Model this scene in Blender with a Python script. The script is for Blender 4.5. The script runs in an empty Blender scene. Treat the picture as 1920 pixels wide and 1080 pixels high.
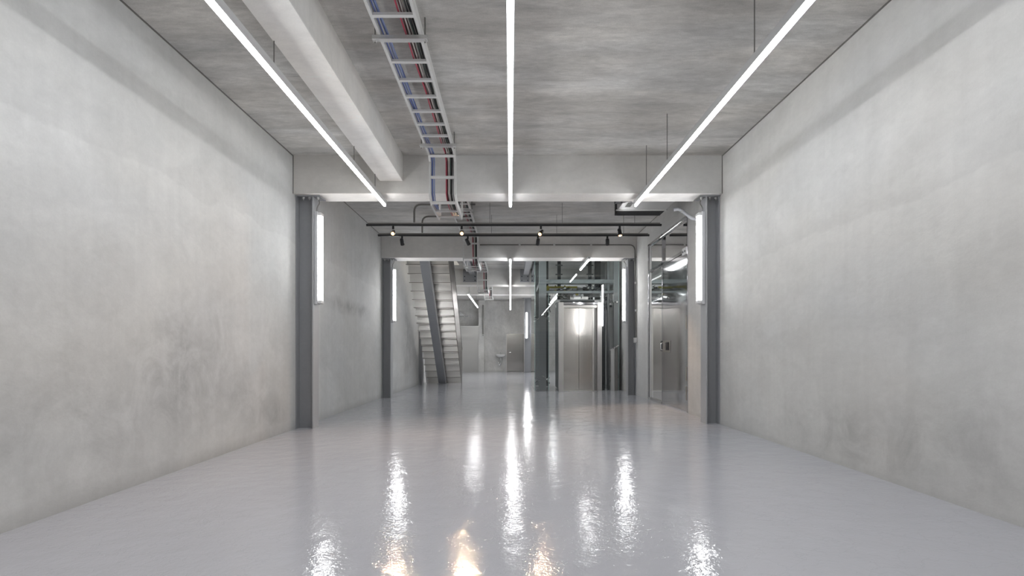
import bpy, bmesh, math, random
from mathutils import Vector, Matrix
random.seed(7)
C = bpy.context.scene.collection
sc = bpy.context.scene
PI = math.pi

# ------------------------------------------------------------------ materials
def new_mat(name):
    m = bpy.data.materials.new(name); m.use_nodes = True
    nt = m.node_tree; nt.nodes.clear()
    out = nt.nodes.new('ShaderNodeOutputMaterial')
    return m, nt, out

def N(nt, t, **kw):
    n = nt.nodes.new(t)
    for k, v in kw.items():
        if k.startswith('i_'): n.inputs[k[2:].replace('_', ' ')].default_value = v
        else: setattr(n, k, v)
    return n

def L(nt, a, b): nt.links.new(a, b)

def plain(name, col, rough=.5, metal=0., bump=0., bscale=60., rvar=0., noise=.0, coat=0.):
    m, nt, out = new_mat(name)
    p = N(nt, 'ShaderNodeBsdfPrincipled')
    p.inputs['Base Color'].default_value = (*col, 1)
    p.inputs['Roughness'].default_value = rough
    p.inputs['Metallic'].default_value = metal
    geo = N(nt, 'ShaderNodeNewGeometry')
    nz = N(nt, 'ShaderNodeTexNoise'); nz.inputs['Scale'].default_value = bscale; nz.inputs['Detail'].default_value = 4
    L(nt, geo.outputs['Position'], nz.inputs['Vector'])
    if noise:
        mr = N(nt, 'ShaderNodeMapRange'); mr.inputs['To Min'].default_value = 1 - noise; mr.inputs['To Max'].default_value = 1 + noise
        L(nt, nz.outputs['Fac'], mr.inputs['Value'])
        mx = N(nt, 'ShaderNodeMix', data_type='RGBA', blend_type='MULTIPLY'); mx.inputs['Factor'].default_value = 1
        mx.inputs['A'].default_value = (*col, 1)
        L(nt, mr.outputs['Result'], mx.inputs['B']); L(nt, mx.outputs['Result'], p.inputs['Base Color'])
    if rvar:
        mr = N(nt, 'ShaderNodeMapRange'); mr.inputs['To Min'].default_value = max(0, rough - rvar); mr.inputs['To Max'].default_value = rough + rvar
        L(nt, nz.outputs['Fac'], mr.inputs['Value']); L(nt, mr.outputs['Result'], p.inputs['Roughness'])
    if bump:
        b = N(nt, 'ShaderNodeBump'); b.inputs['Strength'].default_value = bump; b.inputs['Distance'].default_value = .01
        L(nt, nz.outputs['Fac'], b.inputs['Height']); L(nt, b.outputs['Normal'], p.inputs['Normal'])
    L(nt, p.outputs['BSDF'], out.inputs['Surface'])
    return m

def emit(name, col, s):
    m, nt, out = new_mat(name)
    e = N(nt, 'ShaderNodeEmission'); e.inputs['Color'].default_value = (*col, 1); e.inputs['Strength'].default_value = s
    L(nt, e.outputs['Emission'], out.inputs['Surface'])
    return m

def steel(name, col, rough, axis='Z', wave=0., rv=.06):
    """brushed stainless sheet: streaks along an axis, slight oil-canning"""
    m, nt, out = new_mat(name)
    p = N(nt, 'ShaderNodeBsdfPrincipled'); p.inputs['Metallic'].default_value = 1
    p.inputs['Base Color'].default_value = (*col, 1)
    geo = N(nt, 'ShaderNodeNewGeometry')
    mp = N(nt, 'ShaderNodeMapping')
    s = {'X': (1.5, 90, 90), 'Y': (90, 1.5, 90), 'Z': (90, 90, 1.5)}[axis]
    mp.inputs['Scale'].default_value = s
    L(nt, geo.outputs['Position'], mp.inputs['Vector'])
    nz = N(nt, 'ShaderNodeTexNoise'); nz.inputs['Scale'].default_value = 1; nz.inputs['Detail'].default_value = 3
    L(nt, mp.outputs['Vector'], nz.inputs['Vector'])
    mr = N(nt, 'ShaderNodeMapRange'); mr.inputs['To Min'].default_value = rough - rv; mr.inputs['To Max'].default_value = rough + rv
    L(nt, nz.outputs['Fac'], mr.inputs['Value']); L(nt, mr.outputs['Result'], p.inputs['Roughness'])
    if wave:
        n2 = N(nt, 'ShaderNodeTexNoise'); n2.inputs['Scale'].default_value = 1.6; n2.inputs['Detail'].default_value = 1
        m2_ = N(nt, 'ShaderNodeMapping'); m2_.inputs['Scale'].default_value = (.5, .5, 1.9); L(nt, geo.outputs['Position'], m2_.inputs['Vector'])
        L(nt, m2_.outputs['Vector'], n2.inputs['Vector'])
        b = N(nt, 'ShaderNodeBump'); b.inputs['Strength'].default_value = wave; b.inputs['Distance'].default_value = .05
        L(nt, n2.outputs['Fac'], b.inputs['Height']); L(nt, b.outputs['Normal'], p.inputs['Normal'])
    L(nt, p.outputs['BSDF'], out.inputs['Surface'])
    return m

def glass(name, tint, refl_tint=(1, 1, 1), dots=False):
    m, nt, out = new_mat(name)
    tr = N(nt, 'ShaderNodeBsdfTransparent'); tr.inputs['Color'].default_value = (*tint, 1)
    gl = N(nt, 'ShaderNodeBsdfGlossy'); gl.inputs['Roughness'].default_value = .0; gl.inputs['Color'].default_value = (*refl_tint, 1)
    fr = N(nt, 'ShaderNodeFresnel'); fr.inputs['IOR'].default_value = 1.6
    # two surfaces of one sheet: roughly doubled reflectance
    ma = N(nt, 'ShaderNodeMath', operation='MULTIPLY'); ma.inputs[1].default_value = 1.7; ma.use_clamp = True
    geo0 = N(nt, 'ShaderNodeNewGeometry')
    L(nt, fr.outputs['Fac'], ma.inputs[0])
    mx = N(nt, 'ShaderNodeMixShader')
    L(nt, ma.outputs[0], mx.inputs['Fac']); L(nt, tr.outputs['BSDF'], mx.inputs[1]); L(nt, gl.outputs['BSDF'], mx.inputs[2])
    last = mx
    if dots:   # printed lines on the pane
        sx = N(nt, 'ShaderNodeSeparateXYZ'); L(nt, geo0.outputs['Position'], sx.inputs[0])
        fm = N(nt, 'ShaderNodeMath', operation='MULTIPLY'); fm.inputs[1].default_value = 1 / .036
        L(nt, sx.outputs['Z'], fm.inputs[0])
        fc = N(nt, 'ShaderNodeMath', operation='FRACT'); L(nt, fm.outputs[0], fc.inputs[0])
        lt = N(nt, 'ShaderNodeMath', operation='LESS_THAN'); lt.inputs[1].default_value = .3; L(nt, fc.outputs[0], lt.inputs[0])
        rg = N(nt, 'ShaderNodeMapRange'); rg.inputs['From Min'].default_value = 2.0; rg.inputs['From Max'].default_value = 1.7
        L(nt, sx.outputs['Z'], rg.inputs['Value'])
        rg2 = N(nt, 'ShaderNodeMapRange'); rg2.inputs['From Min'].default_value = .4; rg2.inputs['From Max'].default_value = .9
        L(nt, sx.outputs['Z'], rg2.inputs['Value'])
        m1 = N(nt, 'ShaderNodeMath', operation='MULTIPLY'); L(nt, lt.outputs[0], m1.inputs[0]); L(nt, rg.outputs['Result'], m1.inputs[1])
        m2 = N(nt, 'ShaderNodeMath', operation='MULTIPLY'); L(nt, m1.outputs[0], m2.inputs[0]); L(nt, rg2.outputs['Result'], m2.inputs[1])
        m3 = N(nt, 'ShaderNodeMath', operation='MULTIPLY'); L(nt, m2.outputs[0], m3.inputs[0]); m3.inputs[1].default_value = .28
        df = N(nt, 'ShaderNodeBsdfDiffuse'); df.inputs['Color'].default_value = (.08, .09, .09, 1)
        mx2 = N(nt, 'ShaderNodeMixShader'); L(nt, m3.outputs[0], mx2.inputs['Fac']); L(nt, mx.outputs[0], mx2.inputs[1]); L(nt, df.outputs[0], mx2.inputs[2])
        last = mx2
    L(nt, last.outputs[0], out.inputs['Surface'])
    return m

def concrete(name, col, contrast=.10, stretch=(1, 1, 1), stains_and_light=(), dark_foot=False, warm=(1.0, .988, .97), rough=.75, veil=0., seed=0., soffit_light=0., pour=None):
    """troweled / board-formed concrete: several octaves of mottling plus local weathering, staining and painted reflected light
    stains: (centre xyz, radius xyz, amount) amount < 0 darkens"""
    m, nt, out = new_mat(name)
    p = N(nt, 'ShaderNodeBsdfPrincipled'); p.inputs['Roughness'].default_value = rough
    p.inputs['Specular IOR Level'].default_value = .35
    geo = N(nt, 'ShaderNodeNewGeometry')
    mp = N(nt, 'ShaderNodeMapping'); mp.inputs['Scale'].default_value = stretch; mp.inputs['Location'].default_value = (seed, seed * 1.7, seed * .6)
    L(nt, geo.outputs['Position'], mp.inputs['Vector'])
    def noise(scale, detail, rough_, dist=0., vec=mp.outputs['Vector']):
        n = N(nt, 'ShaderNodeTexNoise'); n.inputs['Scale'].default_value = scale; n.inputs['Detail'].default_value = detail
        n.inputs['Roughness'].default_value = rough_; n.inputs['Distortion'].default_value = dist
        L(nt, vec, n.inputs['Vector']); return n.outputs['Fac']
    def mr(v, a, b, c, d):
        n = N(nt, 'ShaderNodeMapRange'); n.inputs['From Min'].default_value = a; n.inputs['From Max'].default_value = b
        n.inputs['To Min'].default_value = c; n.inputs['To Max'].default_value = d; L(nt, v, n.inputs['Value']); return n.outputs['Result']
    def mul(a, b):
        n = N(nt, 'ShaderNodeMath', operation='MULTIPLY'); L(nt, a, n.inputs[0]); L(nt, b, n.inputs[1]); return n.outputs[0]
    c = contrast
    v = mul(mr(noise(.45, 3, .6, 1.2), .3, .7, 1 - c * 1.1, 1 + c * 1.1), mr(noise(1.6, 6, .64, .9), .3, .7, 1 - c, 1 + c))
    v = mul(v, mr(noise(14, 4, .65, .4), .3, .7, 1 - c * .65, 1 + c * .65))
    v = mul(v, mr(noise(90, 2, .6, 0, geo.outputs['Position']), .3, .7, 1 - c * .35, 1 + c * .35))
    if veil:   # pale laitance patches with crisp upper edges
        vn = noise(.8, 5, .55, 1.8)
        v = mul(v, mr(vn, .52, .60, 1., 1 + veil))
    pat = mr(noise(2.6, 5, .65, .8, geo.outputs['Position']), .38, .62, .15, 1.) if stains_and_light else None
    for (ctr, rad, amt) in stains_and_light:
        sb = N(nt, 'ShaderNodeVectorMath', operation='SUBTRACT'); sb.inputs[1].default_value = ctr; L(nt, geo.outputs['Position'], sb.inputs[0])
        dv = N(nt, 'ShaderNodeVectorMath', operation='DIVIDE'); dv.inputs[1].default_value = rad; L(nt, sb.outputs[0], dv.inputs[0])
        ln = N(nt, 'ShaderNodeVectorMath', operation='LENGTH'); L(nt, dv.outputs[0], ln.inputs[0])
        fall = mr(ln.outputs['Value'], .15, 1., 1., 0.)
        k = mul(fall, pat)
        v = mul(v, mr(k, 0, 1, 1., 1 + amt * 1.25))
    st_ = N(nt, 'ShaderNodeMapping'); st_.inputs['Scale'].default_value = (3, 7, .45); L(nt, geo.outputs['Position'], st_.inputs['Vector'])
    v = mul(v, mr(noise(1., 5, .6, .3, st_.outputs['Vector']), .35, .65, 1 - c * .45, 1 + c * .45))
    if pour:   # a lift line left by the pour: paler laitance just under a wavy edge
        sz = N(nt, 'ShaderNodeSeparateXYZ'); L(nt, geo.outputs['Position'], sz.inputs[0])
        ad = N(nt, 'ShaderNodeMath', operation='MULTIPLY_ADD'); ad.inputs[1].default_value = .55; L(nt, noise(.55, 6, .55, .6, geo.outputs['Position']), ad.inputs[0]); L(nt, sz.outputs['Z'], ad.inputs[2])
        e1 = mr(ad.outputs[0], pour + .275, pour + .25, 0., 1.)
        e2 = mr(ad.outputs[0], pour - .35, pour + .25, 0., 1.)
        v = mul(v, mr(mul(e1, e2), 0, 1, 1., 1.075))
    if soffit_light:  # bounced light painted into the colour of downward faces
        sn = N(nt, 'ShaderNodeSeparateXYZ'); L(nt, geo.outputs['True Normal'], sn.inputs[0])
        v = mul(v, mr(sn.outputs['Z'], -.9, -.6, 1 + soffit_light, 1.))
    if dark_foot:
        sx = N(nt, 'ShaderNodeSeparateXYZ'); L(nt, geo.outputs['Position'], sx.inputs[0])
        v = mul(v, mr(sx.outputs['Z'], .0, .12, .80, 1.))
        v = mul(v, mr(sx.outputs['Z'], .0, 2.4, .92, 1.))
    cw = N(nt, 'ShaderNodeMix', data_type='RGBA'); cw.inputs['A'].default_value = (*col, 1)
    cw.inputs['B'].default_value = (col[0] * warm[0], col[1] * warm[1], col[2] * warm[2], 1)
    L(nt, mr(noise(.7, 3, .5), .4, .6, 0, 1), cw.inputs['Factor'])
    mx = N(nt, 'ShaderNodeMix', data_type='RGBA', blend_type='MULTIPLY'); mx.inputs['Factor'].default_value = 1
    L(nt, cw.outputs['Result'], mx.inputs['A']); L(nt, v, mx.inputs['B'])
    L(nt, mx.outputs['Result'], p.inputs['Base Color'])
    b = N(nt, 'ShaderNodeBump'); b.inputs['Strength'].default_value = .25; b.inputs['Distance'].default_value = .006
    L(nt, noise(22, 3, .6, .3), b.inputs['Height']); L(nt, b.outputs['Normal'], p.inputs['Normal'])
    L(nt, p.outputs['BSDF'], out.inputs['Surface'])
    return m

def epoxy_floor(name):
    m, nt, out = new_mat(name)
    p = N(nt, 'ShaderNodeBsdfPrincipled'); p.inputs['IOR'].default_value = 1.5
    geo = N(nt, 'ShaderNodeNewGeometry')
    def noise(scale, detail=4, rough=.5, dist=0., st=None):
        v = geo.outputs['Position']
        if st:
            mp = N(nt, 'ShaderNodeMapping'); mp.inputs['Scale'].default_value = st; L(nt, v, mp.inputs['Vector']); v = mp.outputs['Vector']
        n = N(nt, 'ShaderNodeTexNoise'); n.inputs['Scale'].default_value = scale; n.inputs['Detail'].default_value = detail
        n.inputs['Roughness'].default_value = rough; n.inputs['Distortion'].default_value = dist
        L(nt, v, n.inputs['Vector']); return n.outputs['Fac']
    ramp = N(nt, 'ShaderNodeMix', data_type='RGBA')
    ramp.inputs['A'].default_value = (.525, .536, .582, 1); ramp.inputs['B'].default_value = (.57, .581, .625, 1)
    L(nt, noise(.8, 5, .6, .5), ramp.inputs['Factor']); L(nt, ramp.outputs['Result'], p.inputs['Base Color'])
    mr = N(nt, 'ShaderNodeMapRange'); mr.inputs['From Min'].default_value = .3; mr.inputs['From Max'].default_value = .7
    mr.inputs['To Min'].default_value = .03; mr.inputs['To Max'].default_value = .08
    L(nt, noise(2.2, 6, .6, .6), mr.inputs['Value']); L(nt, mr.outputs['Result'], p.inputs['Roughness'])
    b1 = N(nt, 'ShaderNodeBump'); b1.inputs['Strength'].default_value = .34; b1.inputs['Distance'].default_value = .012
    L(nt, noise(5.5, 3, .5, .2), b1.inputs['Height'])
    b2 = N(nt, 'ShaderNodeBump'); b2.inputs['Strength'].default_value = .26; b2.inputs['Distance'].default_value = .004
    L(nt, noise(50, 3, .55, .4), b2.inputs['Height']); L(nt, b1.outputs['Normal'], b2.inputs['Normal'])
    # fine scratches in the coating
    vo = N(nt, 'ShaderNodeTexVoronoi', feature='DISTANCE_TO_EDGE'); vo.inputs['Scale'].default_value = 3.5
    dn = N(nt, 'ShaderNodeTexNoise'); dn.inputs['Scale'].default_value = 3; dn.inputs['Detail'].default_value = 5
    L(nt, geo.outputs['Position'], dn.inputs['Vector'])
    ad = N(nt, 'ShaderNodeVectorMath', operation='ADD'); L(nt, geo.outputs['Position'], ad.inputs[0]); L(nt, dn.outputs['Color'], ad.inputs[1])
    L(nt, ad.outputs[0], vo.inputs['Vector'])
    sr = N(nt, 'ShaderNodeMapRange'); sr.inputs['From Max'].default_value = .012; L(nt, vo.outputs['Distance'], sr.inputs['Value'])
    b3 = N(nt, 'ShaderNodeBump'); b3.inputs['Strength'].default_value = .25; b3.inputs['Distance'].default_value = .003
    L(nt, sr.outputs['Result'], b3.inputs['Height']); L(nt, b2.outputs['Normal'], b3.inputs['Normal'])
    L(nt, b3.outputs['Normal'], p.inputs['Normal'])
    L(nt, p.outputs['BSDF'], out.inputs['Surface'])
    return m

WARM = (1.0, .98, .955)
M = {}
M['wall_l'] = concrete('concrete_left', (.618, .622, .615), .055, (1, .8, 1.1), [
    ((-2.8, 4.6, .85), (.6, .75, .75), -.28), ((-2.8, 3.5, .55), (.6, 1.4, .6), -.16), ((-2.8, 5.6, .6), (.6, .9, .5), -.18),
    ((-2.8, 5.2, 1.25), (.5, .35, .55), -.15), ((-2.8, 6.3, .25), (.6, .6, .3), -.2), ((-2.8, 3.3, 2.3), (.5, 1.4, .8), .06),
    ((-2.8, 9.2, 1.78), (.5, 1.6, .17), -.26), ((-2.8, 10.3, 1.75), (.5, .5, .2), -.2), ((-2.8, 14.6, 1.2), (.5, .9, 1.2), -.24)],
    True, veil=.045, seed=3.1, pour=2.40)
M['wall_r'] = concrete('concrete_right', (.622, .622, .612), .05, (1, .7, 1.3), [  # pale entries paint light reflected off the glossy floor, dark ones are smears
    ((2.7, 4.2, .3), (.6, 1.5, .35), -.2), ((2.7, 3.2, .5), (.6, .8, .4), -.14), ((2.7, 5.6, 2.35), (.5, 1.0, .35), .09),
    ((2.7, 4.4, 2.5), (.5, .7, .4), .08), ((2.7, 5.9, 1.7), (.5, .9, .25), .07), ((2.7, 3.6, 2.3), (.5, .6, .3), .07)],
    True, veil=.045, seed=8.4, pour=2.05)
M['ceil'] = concrete('concrete_ceiling', (.54, .533, .518), .17, (.7, 2.6, 1), [((.6, 4.5, 3.54), (.8, .9, .4), .1)], warm=WARM, seed=5.2)
M['beam'] = concrete('concrete_beam', (.65, .643, .628), .06, (.6, 1, 1), warm=WARM, seed=1.4, soffit_light=.42)
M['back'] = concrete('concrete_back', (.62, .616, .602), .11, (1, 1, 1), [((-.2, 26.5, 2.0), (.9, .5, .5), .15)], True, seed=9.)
M['floor'] = epoxy_floor('grey_epoxy')
M['col'] = plain('grey_steel_paint', (.30, .307, .322), .36, 0, .08, 30, .06, .06)
M['col_l'] = plain('light_grey_steel_paint', (.42, .425, .44), .33, 0, .08, 30, .06, .05)
M['frame'] = plain('shaft_steel_paint', (.36, .365, .375), .38, 0, .04, 30, .05, .05)
M['galv'] = plain('galvanised_steel', (.62, .62, .61), .38, .75, .05, 80, .08, .08)
M['ladder'] = plain('pale_ladder_steel', (.66, .66, .65), .42, .25, .04, 60, .05, .05)
M['alu'] = plain('lamp_aluminium', (.62, .63, .64), .3, .5)
M['white'] = plain('white_enamel', (.78, .78, .78), .35)
M['batten'] = plain('batten_grey', (.62, .63, .65), .4)
M['ceramic'] = plain('white_ceramic', (.82, .82, .81), .12)
M['chrome'] = plain('chrome', (.75, .75, .75), .12, 1.)
M['black'] = plain('black_paint', (.018, .018, .02), .42)
M['foam'] = plain('black_foam', (.02, .02, .021), .85, 0, .5, 120)
M['dark'] = plain('dark_machinery', (.05, .055, .06), .45, .5)
M['conduit'] = plain('grey_conduit', (.20, .195, .185), .5, .3)
M['yellow'] = plain('yellow_paint', (.50, .42, .06), .45)
M['pvc'] = plain('grey_pvc', (.50, .51, .54), .38)
M['stainless'] = steel('brushed_stainless', (.64, .615, .58), .14, 'Z', .02, .04)
M['stainless_x'] = steel('brushed_stainless_tread', (.76, .74, .71), .30, 'X', .05)
M['mirror_steel'] = steel('polished_stainless', (.60, .60, .615), .07, 'Z', .05, .02)
M['sheet'] = steel('sheet_metal', (.52, .515, .50), .33, 'Z', .05)
M['panel_steel'] = steel('dark_brown_sheet', (.27, .25, .23), .30, 'Z', .06)
M['portal'] = steel('satin_portal', (.62, .605, .58), .32, 'Z', .02)
M['glass'] = glass('clear_green_glass', (.905, .938, .932), (.97, 1, .995))
M['glass_top'] = glass('deep_green_glass', (.78, .835, .825), (.97, 1, .995))
M['glass_dots'] = glass('lined_green_glass', (.905, .938, .932), (.97, 1, .995), True)
M['glass_clear'] = glass('clear_glass', (.82, .85, .85))
M['glass_edge'] = plain('glass_edge', (.32, .46, .43), .2)
M['led'] = emit('led_diffuser', (.975, .987, 1), 26.5)
M['led_far'] = emit('led_diffuser_far', (.985, .99, 1), 48)
M['tube'] = emit('fluorescent_tube', (.985, .99, 1), 25)
M['tube_far'] = emit('fluorescent_tube_far', (.99, .99, 1), 40)
M['lamp_warm'] = emit('warm_lamp', (1, .60, .30), 80)
M['glow'] = emit('warm_reflector', (1, .58, .27), 2.2)
M['lamp_warm_dim'] = emit('warm_lamp_dim', (1, .72, .45), 18)
for n, c in dict(blue=(.10, .14, .38), blue_pale=(.20, .26, .48), red=(.42, .05, .085), maroon=(.12, .04, .045), green=(.025, .20, .13), white_=(.48, .46, .44),
                 black_=(.02, .02, .022), grey_=(.25, .25, .27), orange=(.45, .16, .03)).items():
    M['cab_' + n.strip('_')] = plain('cable_' + n.strip('_'), c, .45)

# ------------------------------------------------------------------ mesh helpers
class MB:
    def __init__(s): s.bm = bmesh.new()
    def box(s, x0, x1, y0, y1, z0, z1, bev=0.):
        r = bmesh.ops.create_cube(s.bm, size=1)
        vs = r['verts']
        for v in vs:
            v.co = Vector(((x0 + x1) / 2 + v.co.x * (x1 - x0), (y0 + y1) / 2 + v.co.y * (y1 - y0), (z0 + z1) / 2 + v.co.z * (z1 - z0)))
        if bev:
            es = list({e for v in vs for e in v.link_edges})
            bmesh.ops.bevel(s.bm, geom=es, offset=bev, segments=2, affect='EDGES', profile=.5)
        return s
    def bar(s, a, b, w, h, up=(0, 0, 1)):
        """rectangular bar from a to b: width w across, height h along up"""
        a, b = Vector(a), Vector(b); d = (b - a).normalized(); u = Vector(up)
        x = d.cross(u)
        x = x.normalized() if x.length > 1e-6 else Vector((1, 0, 0))
        u = x.cross(d).normalized()
        vs = []
        for p in (a, b):
            for sx, su in ((-1, -1), (1, -1), (1, 1), (-1, 1)):
                vs.append(s.bm.verts.new(p + x * sx * w / 2 + u * su * h / 2))
        for f in ((3, 2, 1, 0), (4, 5, 6, 7), (0, 1, 5, 4), (1, 2, 6, 5), (2, 3, 7, 6), (3, 0, 4, 7)):
            s.bm.faces.new([vs[i] for i in f])
        return s
    def cyl(s, a, b, r, r2=None, n=16, caps=True):
        a, b = Vector(a), Vector(b); d = b - a
        q = d.to_track_quat('Z', 'Y').to_matrix().to_4x4()
        bmesh.ops.create_cone(s.bm, cap_ends=caps, segments=n, radius1=r, radius2=r if r2 is None else r2, depth=d.length,
                              matrix=Matrix.Translation((a + b) / 2) @ q)
        return s
    def tube(s, pts, r, n=8, smooth=0):
        pts = [Vector(p) for p in pts]
        if smooth:
            pts = fillet(pts, smooth)
        rings = []
        prev = None
        for i, p in enumerate(pts):
            t = (pts[min(i + 1, len(pts) - 1)] - pts[max(i - 1, 0)]).normalized()
            if prev is None:
                ref = Vector((0, 0, 1)) if abs(t.z) < .9 else Vector((1, 0, 0))
                x = t.cross(ref).normalized()
            else:
                x = (prev - t * prev.dot(t)).normalized()
            prev = x; y = t.cross(x)
            rings.append([s.bm.verts.new(p + (x * math.cos(2 * PI * k / n) + y * math.sin(2 * PI * k / n)) * r) for k in range(n)])
        for a, b in zip(rings, rings[1:]):
            for k in range(n):
                s.bm.faces.new((a[k], a[(k + 1) % n], b[(k + 1) % n], b[k]))
        s.bm.faces.new(rings[0][::-1]); s.bm.faces.new(rings[-1])
        return s
    def prism(s, poly, axis, lo, hi):
        """poly: 2D outline in the plane across axis (X: (y,z), Y: (x,z), Z: (x,y))"""
        def P(u, v, w): return {'X': (w, u, v), 'Y': (u, w, v), 'Z': (u, v, w)}[axis]
        a = [s.bm.verts.new(P(u, v, lo)) for u, v in poly]; b = [s.bm.verts.new(P(u, v, hi)) for u, v in poly]
        n = len(poly)
        s.bm.faces.new(a); s.bm.faces.new(b[::-1])
        for i in range(n): s.bm.faces.new((a[i], b[i], b[(i + 1) % n], a[(i + 1) % n]))
        return s
    def quad(s, *ps):
        s.bm.faces.new([s.bm.verts.new(p) for p in ps]); return s
    def lathe(s, prof, centre, n=24, sx=1., sy=1.):
        cx, cy, cz = centre; rings = []
        for r, z in prof:
            rings.append([s.bm.verts.new((cx + sx * r * math.cos(2 * PI * k / n), cy + sy * r * math.sin(2 * PI * k / n), cz + z)) for k in range(n)])
        for a, b in zip(rings, rings[1:]):
            for k in range(n): s.bm.faces.new((a[k], a[(k + 1) % n], b[(k + 1) % n], b[k]))
        return s
    def build(s, name, mat, parent=None, smooth=False):
        bmesh.ops.recalc_face_normals(s.bm, faces=s.bm.faces)
        me = bpy.data.meshes.new(name); s.bm.to_mesh(me); s.bm.free()
        me.materials.append(mat)
        if smooth:
            for p in me.polygons: p.use_smooth = True
            me.set_sharp_from_angle(angle=math.radians(40))
        o = bpy.data.objects.new(name, me); C.objects.link(o)
        if parent is not None:
            o.parent = parent
            o.matrix_parent_inverse = Matrix.Translation(-Vector(parent.location))  if parent.parent is None else Matrix.Identity(4)
        return o

def fillet(pts, r, n=5):
    out = [pts[0]]
    for a, b, c in zip(pts, pts[1:], pts[2:]):
        d1 = (a - b); d2 = (c - b); k = min(r, d1.length * .45, d2.length * .45)
        p1 = b + d1.normalized() * k; p2 = b + d2.normalized() * k
        for i in range(n + 1):
            t = i / n
            out.append(p1 * (1 - t) ** 2 + b * 2 * t * (1 - t) + p2 * t * t)
    out.append(pts[-1]); return out

def thing(name, label, cat, loc=(0, 0, 0), group=None, kind=None):
    o = bpy.data.objects.new(name, None); C.objects.link(o); o.location = loc
    o.empty_display_size = .1
    if label: o['label'] = label
    if cat: o['category'] = cat
    if group: o['group'] = group
    if kind: o['kind'] = kind
    return o

def tag(o, label, cat, group=None, kind=None):
    o['label'] = label; o['category'] = cat
    if group: o['group'] = group
    if kind: o['kind'] = kind
    return o

def struct(name, mb, mat, label, parent=None, smooth=False):
    o = mb.build(name, mat, parent, smooth); o['kind'] = 'structure'
    o['label'] = label
    return o

def dup(root, loc=None, label=None, group=None):
    r = root.copy(); C.objects.link(r)
    if loc is not None: r.location = loc
    if label: r['label'] = label
    if group: r['group'] = group
    for ch in list(root.children):
        c = ch.copy(); C.objects.link(c); c.parent = r
        for g in list(ch.children):
            d = g.copy(); C.objects.link(d); d.parent = c
    return r

# ------------------------------------------------------------------ room dimensions (metres; camera at the origin looking along +Y)
XL, XR, ZC, ZB = -2.815, 2.745, 3.545, 3.05
Y0, YE = -3.2, 26.6
B1, B1e = 6.90, 7.27
B2, B2e = 11.60, 12.03
B3, B3e = 16.35, 16.85
B4, B4e = 20.6, 20.95
def zf(x): return .028 + .0115 * x      # the slab falls slightly to the left

fl = MB()
fl.prism([(XL - .2, zf(XL - .2)), (XR + 2.6, zf(XR + 2.6)), (XR + 2.6, -.3), (XL - .2, -.3)], 'Y', Y0 - .2, YE + .2)
struct('floor', fl, M['floor'], 'glossy light grey epoxy floor with lamp reflections')

# ceiling with the stairwell opening
SX0, SX1, SY0, SY1 = -2.74, -1.50, 12.3, 15.6
ce = MB()
ce.box(XL - .2, XR + .2, Y0 - .2, SY0, ZC, ZC + .25)
ce.box(XL - .2, SX0, SY0, SY1, ZC, ZC + .25)
ce.box(SX1, XR + .2, SY0, SY1, ZC, ZC + .25)
ce.box(XL - .2, XR + .2, SY1, YE + .2, ZC, ZC + .25)
struct('ceiling', ce, M['ceil'], 'streaky grey concrete ceiling')

struct('wall_left', MB().box(XL - .2, XL, Y0 - .2, YE + .2, -.1, 6.2), M['wall_l'], 'mottled pale concrete wall on the left')
DY0, DY1, DZ = 8.24, 10.60, 3.13      # glazed door opening in the right wall
wr = MB()
wr.box(XR, XR + .2, Y0 - .2, DY0, -.1, ZC + .2)
wr.box(XR, XR + .2, DY1, YE + .2, -.1, ZC + .2)
wr.box(XR, XR + .2, DY0, DY1, DZ, ZC + .2)
struct('wall_right', wr, M['wall_r'], 'mottled pale concrete wall on the right with a glazed door')
struct('wall_back', MB().box(XL - .2, XR + .2, YE, YE + .2, -.1, ZC + .2), M['back'], 'grey concrete wall at the far end')
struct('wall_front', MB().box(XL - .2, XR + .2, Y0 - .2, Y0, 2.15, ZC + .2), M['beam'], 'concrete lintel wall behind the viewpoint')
struct('door_3', MB().box(XL - .2, XR + .2, Y0 - .15, Y0 - .05, -.1, 2.15), M['col'], 'grey entrance doors behind the viewpoint')
# small room beyond the glazed door
sr_ = MB()
sr_.box(XR + 2.4, XR + 2.6, 6.5, 12.5, -.1, ZC + .2); sr_.box(XR + .2, XR + 2.4, 6.3, 6.5, -.1, ZC + .2)
sr_.box(XR + .2, XR + 2.4, 12.5, 12.7, -.1, ZC + .2); sr_.box(XR + .2, XR + 2.6, 6.3, 12.7, ZC - .25, ZC)
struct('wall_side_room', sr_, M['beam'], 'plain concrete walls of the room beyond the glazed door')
# stairwell above the ceiling
sw = MB()
sw.box(SX1, SX1 + .15, SY0 - .15, SY1 + .15, ZC + .25, 6.0); sw.box(SX0, SX1, SY1, SY1 + .15, ZC + .25, 6.0)
sw.box(SX0, SX1, SY0 - .15, SY0, ZC + .25, 6.0); sw.box(SX0 - .15, SX1 + .15, SY0 - .15, SY1 + .15, 6.0, 6.15)
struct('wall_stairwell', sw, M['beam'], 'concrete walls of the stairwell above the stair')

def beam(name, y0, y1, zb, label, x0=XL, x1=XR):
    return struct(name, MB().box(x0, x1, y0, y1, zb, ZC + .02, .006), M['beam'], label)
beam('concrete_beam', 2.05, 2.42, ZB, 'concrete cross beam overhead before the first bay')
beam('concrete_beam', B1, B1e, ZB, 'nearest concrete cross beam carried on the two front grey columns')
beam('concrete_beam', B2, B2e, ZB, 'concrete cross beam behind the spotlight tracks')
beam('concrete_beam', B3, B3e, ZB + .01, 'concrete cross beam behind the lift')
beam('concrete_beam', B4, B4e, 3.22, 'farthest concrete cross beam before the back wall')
struct('concrete_beam', MB().box(-1.69, -1.39, Y0, B1, 3.21, ZC + .02, .006), M['beam'], 'long concrete beam running under the ceiling beside the cable ladder')

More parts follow.
